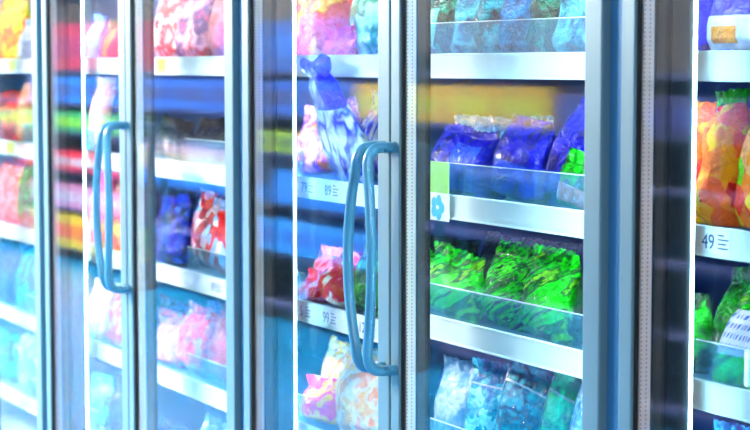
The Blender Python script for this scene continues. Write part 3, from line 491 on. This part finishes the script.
def door_meshes():
    bm = bmesh.new()
    for z0, z1, x0, x1 in ((DZ0, DZ1, 0, .036), (DZ0, DZ1, DW - .049, DW)):
        box(bm, x0, x1, -.004, .018, z0, z1, .0035)
    for z0, z1 in ((DZ0, DZ0 + .06), (DZ1 - .06, DZ1)):
        box(bm, .037, DW - .05, -.003, .018, z0, z1, .002)
    CACHE['door'] = to_mesh('door', bm)
    x0, x1, z0, z1 = .036, DW - .049, DZ0 + .06, DZ1 - .06
    bm = bmesh.new(); box(bm, x0, x1, .0065, .0095, z0, z1); CACHE['pane_a'] = to_mesh('glass_pane', bm)
    bm = bmesh.new(); box(bm, x0, x1, .0305, .0335, z0, z1); CACHE['pane_b'] = to_mesh('glass_pane', bm)
    def ring(name, a, w, y0, y1, bev=0):
        bm = bmesh.new()
        X0, X1, Z0, Z1 = x0 + a, x1 - a, z0 + a, z1 - a
        box(bm, X0, X0 + w, y0, y1, Z0, Z1, bev); box(bm, X1 - w, X1, y0, y1, Z0, Z1, bev)
        box(bm, X0 + w, X1 - w, y0, y1, Z0, Z0 + w, bev); box(bm, X0 + w, X1 - w, y0, y1, Z1 - w, Z1, bev)
        CACHE[name] = to_mesh(name, bm)
    ring('gasket', 0, .0045, .0005, .0062)
    ring('spacer_bar', .0005, .0046, .01, .0295)
    ring('magnetic_seal', -.03, .0345, .0342, .063)
    ring('door_liner', -.0352, .035, .0185, .034)
    for s, key in ((1, 'handle_r'), (-1, 'handle_l')):
        xm = .018 if s > 0 else DW - .021
        zt, zb = 1.392, .952
        V = Vector
        g = -.066
        half = [V((xm, .0, zt)), V((xm, -.03, zt))]
        half += bezier(V((xm, -.03, zt)), V((xm, g + .012, zt)), V((xm, g, zt - .01)), V((xm + s * .003, g, zt - .045)), 9)
        mid = bezier(V((xm + s * .003, g, zt - .045)), V((xm + s * .036, g - .006, zt - .16)), V((xm + s * .036, g - .006, zb + .16)), V((xm + s * .003, g, zb + .045)), 22)[1:-1]
        low = [V((p.x, p.y, zb + zt - p.z)) for p in reversed(half)]
        bm = bmesh.new()
        tube(bm, half + mid + low, .0104, 16)
        for z in (zt, zb):
            tube(bm, [V((xm, -.0045, z)), V((xm, -.0065, z))], .0112, 16)
        CACHE[key] = to_mesh('handle', bm, True)
door_meshes()

def text_into(bm, txt, size, x, y, z, mi, shear=0):
    cu = bpy.data.curves.new('txt', 'FONT')
    cu.body = txt; cu.size = size; cu.align_x = 'CENTER'; cu.extrude = .0002; cu.shear = shear
    o = bpy.data.objects.new('txt', cu); COL.objects.link(o)
    dg = bpy.context.evaluated_depsgraph_get()
    me = bpy.data.meshes.new_from_object(o.evaluated_get(dg))
    COL.objects.unlink(o); bpy.data.objects.remove(o)
    b2 = bmesh.new(); b2.from_mesh(me); bpy.data.meshes.remove(me)
    vm = {}
    for v in b2.verts:
        vm[v] = bm.verts.new((x + v.co.x, y - v.co.z, z + v.co.y))
    for f in b2.faces:
        try:
            nf = bm.faces.new([vm[v] for v in f.verts]); nf.material_index = mi
        except ValueError:
            pass
    b2.free()

def price_label(parent, x, zb, txt, w=.085, mat=None, lines=True):
    bm = bmesh.new()
    box(bm, x - w / 2, x + w / 2, .1545, .1558, zb + .006, zb + .045)
    if txt:
        text_into(bm, txt, .034, x - w * .17, .1543, zb + .014, 1)
    if lines:
        for k in range(4):
            ww = (.016, .028, .022, .026)[k]
            box(bm, x + w * .12, x + w * .12 + ww, .154, .1544, zb + .036 - k * .007, zb + .0385 - k * .007, 0, 1)
    o = link('price_label', to_mesh('price_label', bm), [mat or M['card'], M['ink']], parent)
    return o

def make_case(k, label, heights, risers, split=0.0):
    """heights: for the left and the right bay the undersides of the price rails"""
    root = thing('display_freezer', label, 'freezer', (SEAM + k * PITCH, 0, 0), 'glass door freezer cases in the row')
    if 'plinth' not in CACHE:
        bm = bmesh.new(); box(bm, -.7, .7, .085, .097, 1.985, 1.9995); CACHE['canopy_fill'] = to_mesh('light_strip', bm); CACHE['canopy_fill'].materials.append(M['led_fill'])  # unseen header strip, added to brighten the price rails and goods
        bm = bmesh.new(); box(bm, -.75, .75, .03, .72, 0, .12); box(bm, -.75, .75, .067, .72, .12, .2); CACHE['plinth'] = to_mesh('base_plinth', bm)
        bm = bmesh.new(); box(bm, -.75, .75, .067, .72, 2.0, 2.04); box(bm, -.75, .75, -.004, .72, 2.04, 2.22); CACHE['header'] = to_mesh('header', bm)
        bm = bmesh.new(); box(bm, -.75, .75, .68, .72, .2, 2.0); CACHE['back'] = to_mesh('back_panel', bm)
        for key, x0, x1 in (('post_l', -.75, -.686), ('post_r', .686, .75)):
            bm = bmesh.new(); box(bm, x0, x1, .0665, .118, .2, 2.0, .002); CACHE[key] = to_mesh('mullion', bm)
        for key, x0, x1 in (('cov_l', -.75, -.7236), ('cov_r', .7236, .75)):
            bm = bmesh.new(); box(bm, x0, x1, .0125, .066, .2, 2.0); CACHE[key] = to_mesh('mullion_cover', bm)
        for key, x0, x1 in (('led_l', -.6858, -.682), ('led_r', .680, .6858)):
            bm = bmesh.new(); box(bm, x0, x1, LEDY if key == 'led_l' else LEDR, .1135, .24, 1.96, .0008); CACHE[key] = to_mesh('light_strip', bm)  # right strip is out of view, widened to brighten the right-hand bays
    link('base_plinth', CACHE['plinth'], None, root); link('header', CACHE['header'], None, root)
    link('back_panel', CACHE['back'], None, root)
    for n, kk in (('mullion', 'post_l'), ('mullion', 'post_r'), ('mullion_cover', 'cov_l'), ('mullion_cover', 'cov_r'), ('light_strip', 'canopy_fill'), ('light_strip', 'led_l'), ('light_strip', 'led_r')):
        link(n, CACHE[kk], None, root)
    for kk, mm in (('plinth', 'body'), ('header', 'body'), ('back', 'liner_back'), ('post_l', 'post'), ('post_r', 'post'), ('cov_l', 'postface'), ('cov_r', 'postface'), ('led_l', 'led_left'), ('led_r', 'led')):
        if not CACHE[kk].materials:
            CACHE[kk].materials.append(M[mm])
    for side, dx in ((0, -.003 - DW), (1, .003)):
        d = link('door', CACHE['door'], None, root)
        d.location = (dx, 0, 0)
        for n, kk, mm in (('glass_pane', 'pane_a', 'pane'), ('glass_pane', 'pane_b', 'pane'), ('gasket', 'gasket', 'gasket'), ('spacer_bar', 'spacer_bar', 'spacer'),
                          ('magnetic_seal', 'magnetic_seal', 'magnet'), ('door_liner', 'door_liner', 'liner'), ('handle', 'handle_r' if side else 'handle_l', 'handle')):
            if not CACHE[kk].materials:
                CACHE[kk].materials.append(M[mm])
            link(n, CACHE[kk], None, d)
    if not CACHE['door'].materials:
        CACHE['door'].materials.append(M['frame'])
    shelves = {}
    for side in (0, 1):
        x0, x1 = (-.75, split - .001) if side == 0 else (split + .001, .75)
        for i, zb in enumerate(heights[side]):
            bm = bmesh.new()
            box(bm, x0, x1, .166, .66, zb + .022, zb + .036, .002)
            for xb in (x0 + .05, (x0 + x1) / 2, x1 - .05):
                box(bm, xb - .008, xb + .008, .2, .678, zb + .004, zb + .0225)
            sh = link('shelf', to_mesh('shelf', bm), M['deck'], root)
            bm = bmesh.new()
            box(bm, x0, x1, .1565, .165, zb, zb + .05, .0015)
            box(bm, x0, x1, .1535, .1565, zb + .0465, zb + .05, .0008)
            box(bm, x0, x1, .1535, .1565, zb, zb + .0035, .0008)
            link('price_rail', to_mesh('price_rail', bm), M['white'], sh)
            if risers[side][i]:
                bm = bmesh.new(); box(bm, x0 + .004, x1 - .004, .168, .1705, zb + .037, zb + .112, .0006)
                box(bm, x0 + .004, x1 - .004, .1676, .1709, zb + .1121, zb + .1138, 0, 1)
                link('shelf_riser', to_mesh('shelf_riser', bm), [M['riser'], M['lip']], sh)
            shelves[(side, i)] = (sh, zb)
    return root, shelves

A = [1.525, 1.24, .945, .65, .36]
B = [1.525, 1.24, .985, .70, .40]
r1, r0 = [1, 1, 1, 1, 1], [0, 0, 0, 0, 0]
CASES = {}
CASES[-2] = make_case(-2, 'farthest glass door freezer, blurred bright packs and lime tags behind its door', (A, A), (r0, r1))
CASES[-1] = make_case(-1, 'freezer behind the smaller, farther pair of curved handles', (A, A), (r0, [0, 1, 1, 1, 1]))
CASES[0] = make_case(0, 'freezer behind the large pair of curved handles nearest the camera', (A, B), (r0, r1), -.3)
CASES[1] = make_case(1, 'nearest freezer, cut by the right edge, holding orange produce bags', (B, B), ([0, 0, 1, 0, 0], r0))
# outer ends of the row
for k, x0, x1 in ((-2, -.78, -.751), (1, .751, .78)):
    bm = bmesh.new(); box(bm, x0, x1, .02, .72, 0, 2.22, .003)
    link('end_panel', to_mesh('end_panel', bm), M['body'], CASES[k][0])

def lab(k, side, i, x, txt, **kw):
    sh, zb = CASES[k][1][(side, i)]
    price_label(sh, x - (SEAM + k * PITCH), zb, txt, **kw)
LIME = plain('lime price card', '#b6f03a', .5)
YELLOW = plain('yellow price card', '#ffd21e', .5)
for a in LABELS:
    lab(*a[:5], **(dict(mat=(None, LIME, YELLOW)[a[5]], lines=False, w=.085 if a[5] == 1 else .06) if a[5] else {}))
# small hanging shelf card, lime over cyan
sh, zb = CASES[0][1][(1, 1)]
bm = bmesh.new()
xl = TALK - SEAM
box(bm, xl - .045, xl + .045, .148, .1495, zb + .052, zb + .115, 0, 0)
box(bm, xl - .045, xl + .045, .148, .1495, zb - .005, zb + .052, 0, 1)
for q in range(5):
    a_ = q * 1.256
    r = bmesh.ops.create_uvsphere(bm, u_segments=10, v_segments=6, radius=.012)
    for v in r['verts']:
        v.co = Vector((xl + .017 * math.cos(a_) + v.co.x, .1478 + v.co.y * .05, zb + .022 + .015 * math.sin(a_) + v.co.z))
        for f in v.link_faces:
            f.material_index = 2
link('shelf_card', to_mesh('shelf_card', bm), [plain('card lime', '#8fdc6a', .5), plain('card white', '#eafcf4', .5), plain('card cyan', '#10b4e4', .5)], sh)

# ------------------------------------------------------------------ the bags
def pillow(w, h, t, seed, p=2.6, wr=.006, pleat=.004, nu=22, nv=28, pinch=.05, top=1.0, rowsflat=.14):
    """closed pillow of film, bottom edge on z = 0; returns a function (u, v, side) -> point as well"""
    off = Vector((seed * 7.13, seed * 3.7, seed * 1.9))
    def pt(u, v, s):
        wf = 1 - pinch * max(0, (v - .6) / .4) ** 1.5 - .06 * max(0, (.12 - v) / .12)
        prof = min(1, .5 + v / rowsflat * .5) if v < rowsflat else 1
        prof *= max(0.0, 1 - max(0, (v - .45) / .55) ** 2.2)
        T = t / 2 * (max(0, 1 - abs(u) ** p)) ** .55 * prof
        x = u * w / 2 * wf
        z = v * h
        edge = 1 - abs(u) ** 6
        n = noise.noise(Vector((x * 14, s * 3.1, z * 14)) + off) + .5 * noise.noise(Vector((x * 34, s * 5.1, z * 34)) + off)
        ple = math.sin(u * 17 + seed + 2.5 * noise.noise(Vector((x * 9, 0, z * 4)) + off)) * pleat * max(0, (v - .5) / .5)
        y = s * (T + wr * n * edge * min(1, v * 8 + .15)) + ple * edge
        if T < .002:
            y = ple * edge + s * T
        x += wr * .8 * noise.noise(Vector((z * 18, seed, u)))
        return Vector((x, y, max(0.0, z + .012 * noise.noise(Vector((x * 9, seed, 4))) * v)))
    bm = bmesh.new()
    grid = {}
    for s in (-1, 1):
        for j in range(nv + 1):
            for i in range(nu + 1):
                if s > 0 and i in (0, nu):
                    grid[s, i, j] = grid[-1, i, j]
                else:
                    grid[s, i, j] = bm.verts.new(pt(2 * i / nu - 1, j / nv * top, s))
        for j in range(nv):
            for i in range(nu):
                q = [grid[s, i, j], grid[s, i + 1, j], grid[s, i + 1, j + 1], grid[s, i, j + 1]]
                bm.faces.new(q if s < 0 else q[::-1])
    for j in (0, nv):
        for i in range(nu):
            q = []
            for v in (grid[-1, i, j], grid[-1, i + 1, j], grid[1, i + 1, j], grid[1, i, j]):
                if v not in q:
                    q.append(v)
            if len(q) > 2:
                bm.faces.new(q)
    return bm, pt

def patch(pt, u0, u1, v0, v1, lift, n=12, m=12, side=-1):
    bm = bmesh.new()
    g = [[bm.verts.new(pt(u0 + (u1 - u0) * i / n, v0 + (v1 - v0) * j / m, side) + Vector((0, side * lift, 0))) for i in range(n + 1)] for j in range(m + 1)]
    for j in range(m):
        for i in range(n):
            bm.faces.new((g[j][i], g[j][i + 1], g[j + 1][i + 1], g[j + 1][i]))
    return bm

def seal(w, pt, h, sh, seed, pinch=.1):
    """crimped flat seam along the top of a bag, saw-tooth edge"""
    bm = bmesh.new()
    n = 30
    front, back = [], []
    for y_, row in ((-.0009, front), (.0009, back)):
        for j in range(3):
            r = []
            for i in range(n + 1):
                u = 2 * i / n - 1
                p = pt(u * .985, 1.0, -1)
                zz = p.z + sh * j / 2 + (.003 if (j == 2 and i % 2) else 0)
                r.append(bm.verts.new((p.x, p.y + y_ + .004 * j * math.sin(u * 7 + seed), zz)))
            row.append(r)
    for row in (front, back):
        for j in range(2):
            for i in range(n):
                bm.faces.new((row[j][i], row[j][i + 1], row[j + 1][i + 1], row[j + 1][i]))
    for j in range(2):
        for i in (0, n):
            bm.faces.new((front[j][i], front[j + 1][i], back[j + 1][i], back[j][i]))
    for j in (0, 2):
        for i in range(n):
            bm.faces.new((front[j][i], front[j][i + 1], back[j][i + 1], back[j][i]))
    return bm

def knot_bag(w, h, t, seed):
    bm = bmesh.new()
    n, m = 30, 34
    prof = [(0, .0), (.01, .7), (.06, .86), (.2, .98), (.35, 1), (.48, .9), (.56, .78), (.63, .7)]
    def rad(v):
        for (a, ra), (b, rb) in zip(prof, prof[1:]):
            if v <= b:
                f = (v - a) / (b - a)
                return ra + (rb - ra) * f
        return prof[-1][1]
    rings = []
    for j in range(m + 1):
        v = .63 * j / m
        r = []
        for i in range(n):
            a = 2 * math.pi * i / n
            q = 1 + .12 * math.sin(a * 7 + seed + v * 3) * max(0, v - .45) * 2 + .1 * noise.noise(Vector((math.cos(a) * 2 + seed, math.sin(a) * 2, v * 5)))
            k = max(.03, rad(v)) * q
            r.append(bm.verts.new((math.cos(a) * w / 2 * k, math.sin(a) * t / 2 * k, v * h)))
        rings.append(r)
    for a, b in zip(rings, rings[1:]):
        for i in range(n):
            bm.faces.new((a[i], a[(i + 1) % n], b[(i + 1) % n], b[i]))
    bm.faces.new(rings[0]); bm.faces.new(rings[-1])
    ru = bmesh.new()
    rr = []
    for j in range(17):
        f = j / 16
        r = []
        for i in range(n):
            a = 2 * math.pi * i / n
            k = .7 - .06 * f - .22 * math.exp(-((f - .7) / .12) ** 2) + .18 * max(0, f - .75) + .05 * math.sin(a * 5 + seed) * f
            r.append(ru.verts.new((math.cos(a) * w / 2 * k, math.sin(a) * t / 2 * k, h * (.631 + .37 * f) + .008 * math.sin(a * 4 + seed) * f)))
        rr.append(r)
    for a, b in zip(rr, rr[1:]):
        for i in range(n):
            ru.faces.new((a[i], a[(i + 1) % n], b[(i + 1) % n], b[i]))
    ru.faces.new(rr[0]); ru.faces.new(rr[-1])
    return bm, ru

def write_marks(pt, u0, u1, v0, v1, seed, rows=4):
    """brush-like lettering strokes printed on a panel"""
    rnd = random.Random(seed)
    bm = bmesh.new()
    for r_ in range(rows):
        v = v0 + (v1 - v0) * (r_ + .5) / rows
        u = u0
        while u < u1:
            du = rnd.uniform(.05, .12)
            dv = (v1 - v0) / rows * .32
            q = [(u, v - dv), (u + du * .55, v - dv * .6), (u + du * .8, v + dv), (u + du * .2, v + dv * .6)]
            bm.faces.new([bm.verts.new(pt(a, b_, -1) + Vector((0, -.0032, 0))) for a, b_ in q])
            u += du * 1.25
    return bm

SEAMF = (('white pouch seam', ['#d8f6ff', '#a8e4fa']), dict(mode='blotch', scale=20, crinkle=.3, clear=.45))
BAGS_OBJ = []
def bag(name, cat, kind, X, Y, Z, w, h, t, mat, label, group, yaw, lean, roll, opt):
    seed = len(BAGS_OBJ) + 1
    root = thing(name, label, cat, (X, Y, Z + abs(math.sin(R(roll))) * w / 2 * (1 if kind != 'long' else .5) + max(0, math.sin(R(abs(lean)))) * t * .4), group)
    # leaning back turns the top away from the door
    root.rotation_mode = 'XYZ'
    root.rotation_euler = (R(-lean), R(roll), R(yaw))
    m = film(*mat[0], **mat[1])
    BAGS_OBJ.append(root)
    if kind == 'knot':
        b, ru = knot_bag(w, h, t, seed)
        link('bag_body', to_mesh('bag_body', b, True), m, root)
        link('tied_neck', to_mesh('tied_neck', ru, True), film(*opt['neck'][0], **opt['neck'][1]), root)
        return
    st = dict(pillow=dict(), brick=dict(p=9, wr=.003, pleat=.001, pinch=.02, rowsflat=.05), crinkle=dict(p=3, wr=.013, pleat=.009, pinch=.07),
              pouch=dict(p=4, wr=.004, pleat=.002, pinch=.02), long=dict(p=2.4, wr=.006, pleat=.004, pinch=.16))[kind]
    sh = .022 if kind != 'brick' else .012
    b, pt = pillow(w, h - sh, t, seed, **st)
    link('bag_body', to_mesh('bag_body', b, True), m, root)
    s = seal(w, pt, h, sh, seed)
    link('top_seal', to_mesh('top_seal', s), film(*(opt['seal'] if 'seal' in opt else mat)[0], **(opt['seal'] if 'seal' in opt else mat)[1]), root)
    if kind == 'pouch':
        for a0, a1 in ((-.99, -.86), (.86, .99)):
            link('side_seam', to_mesh('side_seam', patch(pt, a0, a1, .04, .97, .0012, 4, 20)), film(*SEAMF[0], **SEAMF[1]), root)
        link('zip_line', to_mesh('zip_line', patch(pt, -.84, .84, .85, .872, .0016, 16, 3)), film(*SEAMF[0], **SEAMF[1]), root)
    if 'panel' in opt:
        u0, u1, v0, v1, pm = opt['panel']
        p = link('printed_panel', to_mesh('printed_panel', patch(pt, u0, u1, v0, v1, .0018), True), film(*pm[0], **pm[1]), root)
        if 'patch' in opt:
            u0, u1, v0, v1, pm = opt['patch']
            link('printed_patch', to_mesh('printed_patch', patch(pt, u0, u1, v0, v1, .0034), True), film(*pm[0], **pm[1]), p)
        if 'ink' in opt:
            link('lettering', to_mesh('lettering', write_marks(pt, opt['panel'][0] + .06, opt['panel'][1] - .06, opt['panel'][2] + .03, opt['panel'][3] - .03, seed)), plain('print ink ' + name + str(seed), opt['ink'], .4), p)

from mathutils.bvhtree import BVHTree

def tree_of(root):
    mw = Matrix.Translation(root.location) @ root.rotation_euler.to_matrix().to_4x4()
    vs, ps = [], []
    for c in root.children:
        b = len(vs)
        vs += [mw @ v.co for v in c.data.vertices]
        ps += [tuple(b + i for i in p.vertices) for p in c.data.polygons]
    lo = [min(v[i] for v in vs) for i in range(3)]
    hi = [max(v[i] for v in vs) for i in range(3)]
    return BVHTree.FromPolygons(vs, ps), lo, hi

PLACED = []
def seat(root, z, ymin, zmax):
    """rest the bag on its shelf, under the next one, behind the riser and behind what already stands there"""
    rot = root.rotation_euler.to_matrix()
    pts = [rot @ v.co for c in root.children for v in c.data.vertices]
    z0, z1 = min(p.z for p in pts), max(p.z for p in pts)
    if zmax and z1 - z0 > zmax - z:
        f = (zmax - z) / (z1 - z0)
        for me in {c.data for c in root.children}:
            for v in me.vertices:
                v.co.z *= f
        for c in root.children:
            for g in c.children:
                for v in g.data.vertices:
                    v.co.z *= f
        pts = [rot @ v.co for c in root.children for v in c.data.vertices]
    root.location.z = z - min(p.z for p in pts)
    if ymin is not None:
        root.location.y = max(root.location.y, ymin - min(p.y for p in pts))
    x_home = root.location.x
    for q in range(40):
        t, lo, hi = tree_of(root)
        hit = [(l2, h2) for t2, l2, h2 in PLACED if all(lo[i] < h2[i] and l2[i] < hi[i] for i in range(3)) and t.overlap(t2)]
        if not hit:
            break
        if q < 14:                      # packed bags give way: squeeze and nudge sideways first
            push = sum(1 if (l2[0] + h2[0]) / 2 < root.location.x else -1 for l2, h2 in hit)
            root.location.x += .0022 * max(-1, min(1, push))
            for me in {c.data for c in root.children}:
                for v in me.vertices:
                    v.co.x *= .975
            for c in root.children:
                for g in c.children:
                    for v in g.data.vertices:
                        v.co.x *= .975
        else:
            root.location.y += .008
    PLACED.append((t, lo, hi))

for a in sorted(BAGS, key=lambda a: 0 if a[2] == 'knot' else a[4]):
    bag(*a)
    seat(BAGS_OBJ[-1], a[5], None if a[2] == 'knot' else .1725, None if a[2] == 'knot' or a[5] > 1.5 else a[15].get('zmax', 9))

# ------------------------------------------- the aisle opposite, seen mirrored
GY = -3.0
gon = thing('aisle_shelving', 'long dark shelving across the aisle, mirrored in the freezer glass', 'shelving', (-11, GY, 0))
GX0, GX1 = -7.0, 7.0
GD = plain('navy shelving back', '#02050f', .7)
bm = bmesh.new(); box(bm, GX0, GX1, -.56, -.5, .1, 2.1); link('back_panel', to_mesh('back_panel', bm), GD, gon)
bm = bmesh.new(); box(bm, GX0, GX1, -.5, -.02, 0, .09); link('base_plinth', to_mesh('base_plinth', bm), GD, gon)
SB = plain('slate shelf board', '#0c2050', .6)
for z in GROWS:
    bm = bmesh.new(); box(bm, GX0, GX1, -.5, .045, z - .025, z, .002)
    link('shelf_board', to_mesh('shelf_board', bm), SB, gon)
BOXM = {}
for (X, row, w, h, col, label, group) in GBOX:
    z = GROWS[int(row)] + round(row % 1, 3)
    if col not in BOXM:
        BOXM[col] = (plain('carton ' + col, col, .5), plain('carton band ' + col, GBAND.get(col, '#f2f2f2'), .5))
    bm = bmesh.new()
    box(bm, -w / 2, w / 2, -.16, .16, 0, h, .004)
    o = link('grocery_carton', to_mesh('grocery_carton', bm), BOXM[col][0])
    o.location = (X, GY - .11, z + .0005)
    o['label'] = label; o['category'] = 'carton'; o['group'] = group
    bm = bmesh.new()
    box(bm, -w / 2 + .03, w / 2 - .03, .1605, .162, h * .28, h * .72)
    link('printed_band', to_mesh('printed_band', bm), BOXM[col][1], o)

# -------------------------------------------------------------------- lighting
def ceiling_lamp(x, y, L, W, s, label, z=3.3, col='#dcf4ff', name='ceiling_light'):
    t = thing(name, label, 'ceiling light', (x, y, z), 'lamps over the aisle')
    bm = bmesh.new(); box(bm, -L / 2 - .02, L / 2 + .02, -W / 2 - .02, W / 2 + .02, -.06, -.002, .004)
    link('housing', to_mesh('housing', bm), M['white'], t)
    bm = bmesh.new(); box(bm, -L / 2, L / 2, -W / 2, W / 2, -.066, -.0605)
    link('diffuser', to_mesh('diffuser', bm), emit('aisle lamp %.1f' % s, col, s), t)
for i in range(11):
    ceiling_lamp(-17.5 + i * 2.4, -1.35, 2.0, .35, LAMP, 'long white panel lamp over the freezer aisle')
for i in range(6):
    ceiling_lamp(-15.6 + i * 1.9, -2.3, 1.7, .25, FILL_SHELF, 'narrow white lamp added above the shelving across the aisle to brighten its reflection', 2.75, '#fff2e4')  # added fill lamps, out of view, to make the mirrored cartons brighter
for i in range(3):
    ceiling_lamp(2.4 + i * 2.2, -3.4, 1.6, .9, FILL_WARM, 'broad warm lamp added at the near end of the aisle to light the pane spacers', 3.3, '#ffdcc4')  # added warm fill, out of view, for the spacers and right-facing door edges

W_ = bpy.data.worlds.new('store light'); SC.world = W_
W_.use_nodes = True
W_.node_tree.nodes['Background'].inputs[0].default_value = (.5, .85, 1, 1)
W_.node_tree.nodes['Background'].inputs[1].default_value = .4

# ---------------------------------------------------------------------- camera
cd = bpy.data.cameras.new('camera')
cam = bpy.data.objects.new('camera', cd); COL.objects.link(cam)
cd.sensor_width = 36; cd.lens = 36 * 1850 / 750
cam.location = (0, -1.72, 1.55)
yaw, pitch = .48370, .080367
fw = Vector((-math.cos(yaw) * math.cos(pitch), math.sin(yaw) * math.cos(pitch), -math.sin(pitch)))
cam.rotation_euler = fw.to_track_quat('-Z', 'Y').to_euler()
cd.clip_start = .05
SC.camera = cam
cd.dof.use_dof = True
cd.dof.focus_distance = 3.5
cd.dof.aperture_fstop = FSTOP

vs = SC.view_settings
vs.view_transform = 'Standard'; vs.look = 'None'; vs.gamma = 1; vs.use_curve_mapping = False
vs.exposure = EXPO
SC.cycles.use_denoising = True
SC.cycles.max_bounces = 14
SC.cycles.transparent_max_bounces = 40
SC.cycles.glossy_bounces = 6
SC.cycles.sample_clamp_indirect = 6
SC.cycles.caustics_reflective = False
SC.cycles.caustics_refractive = False
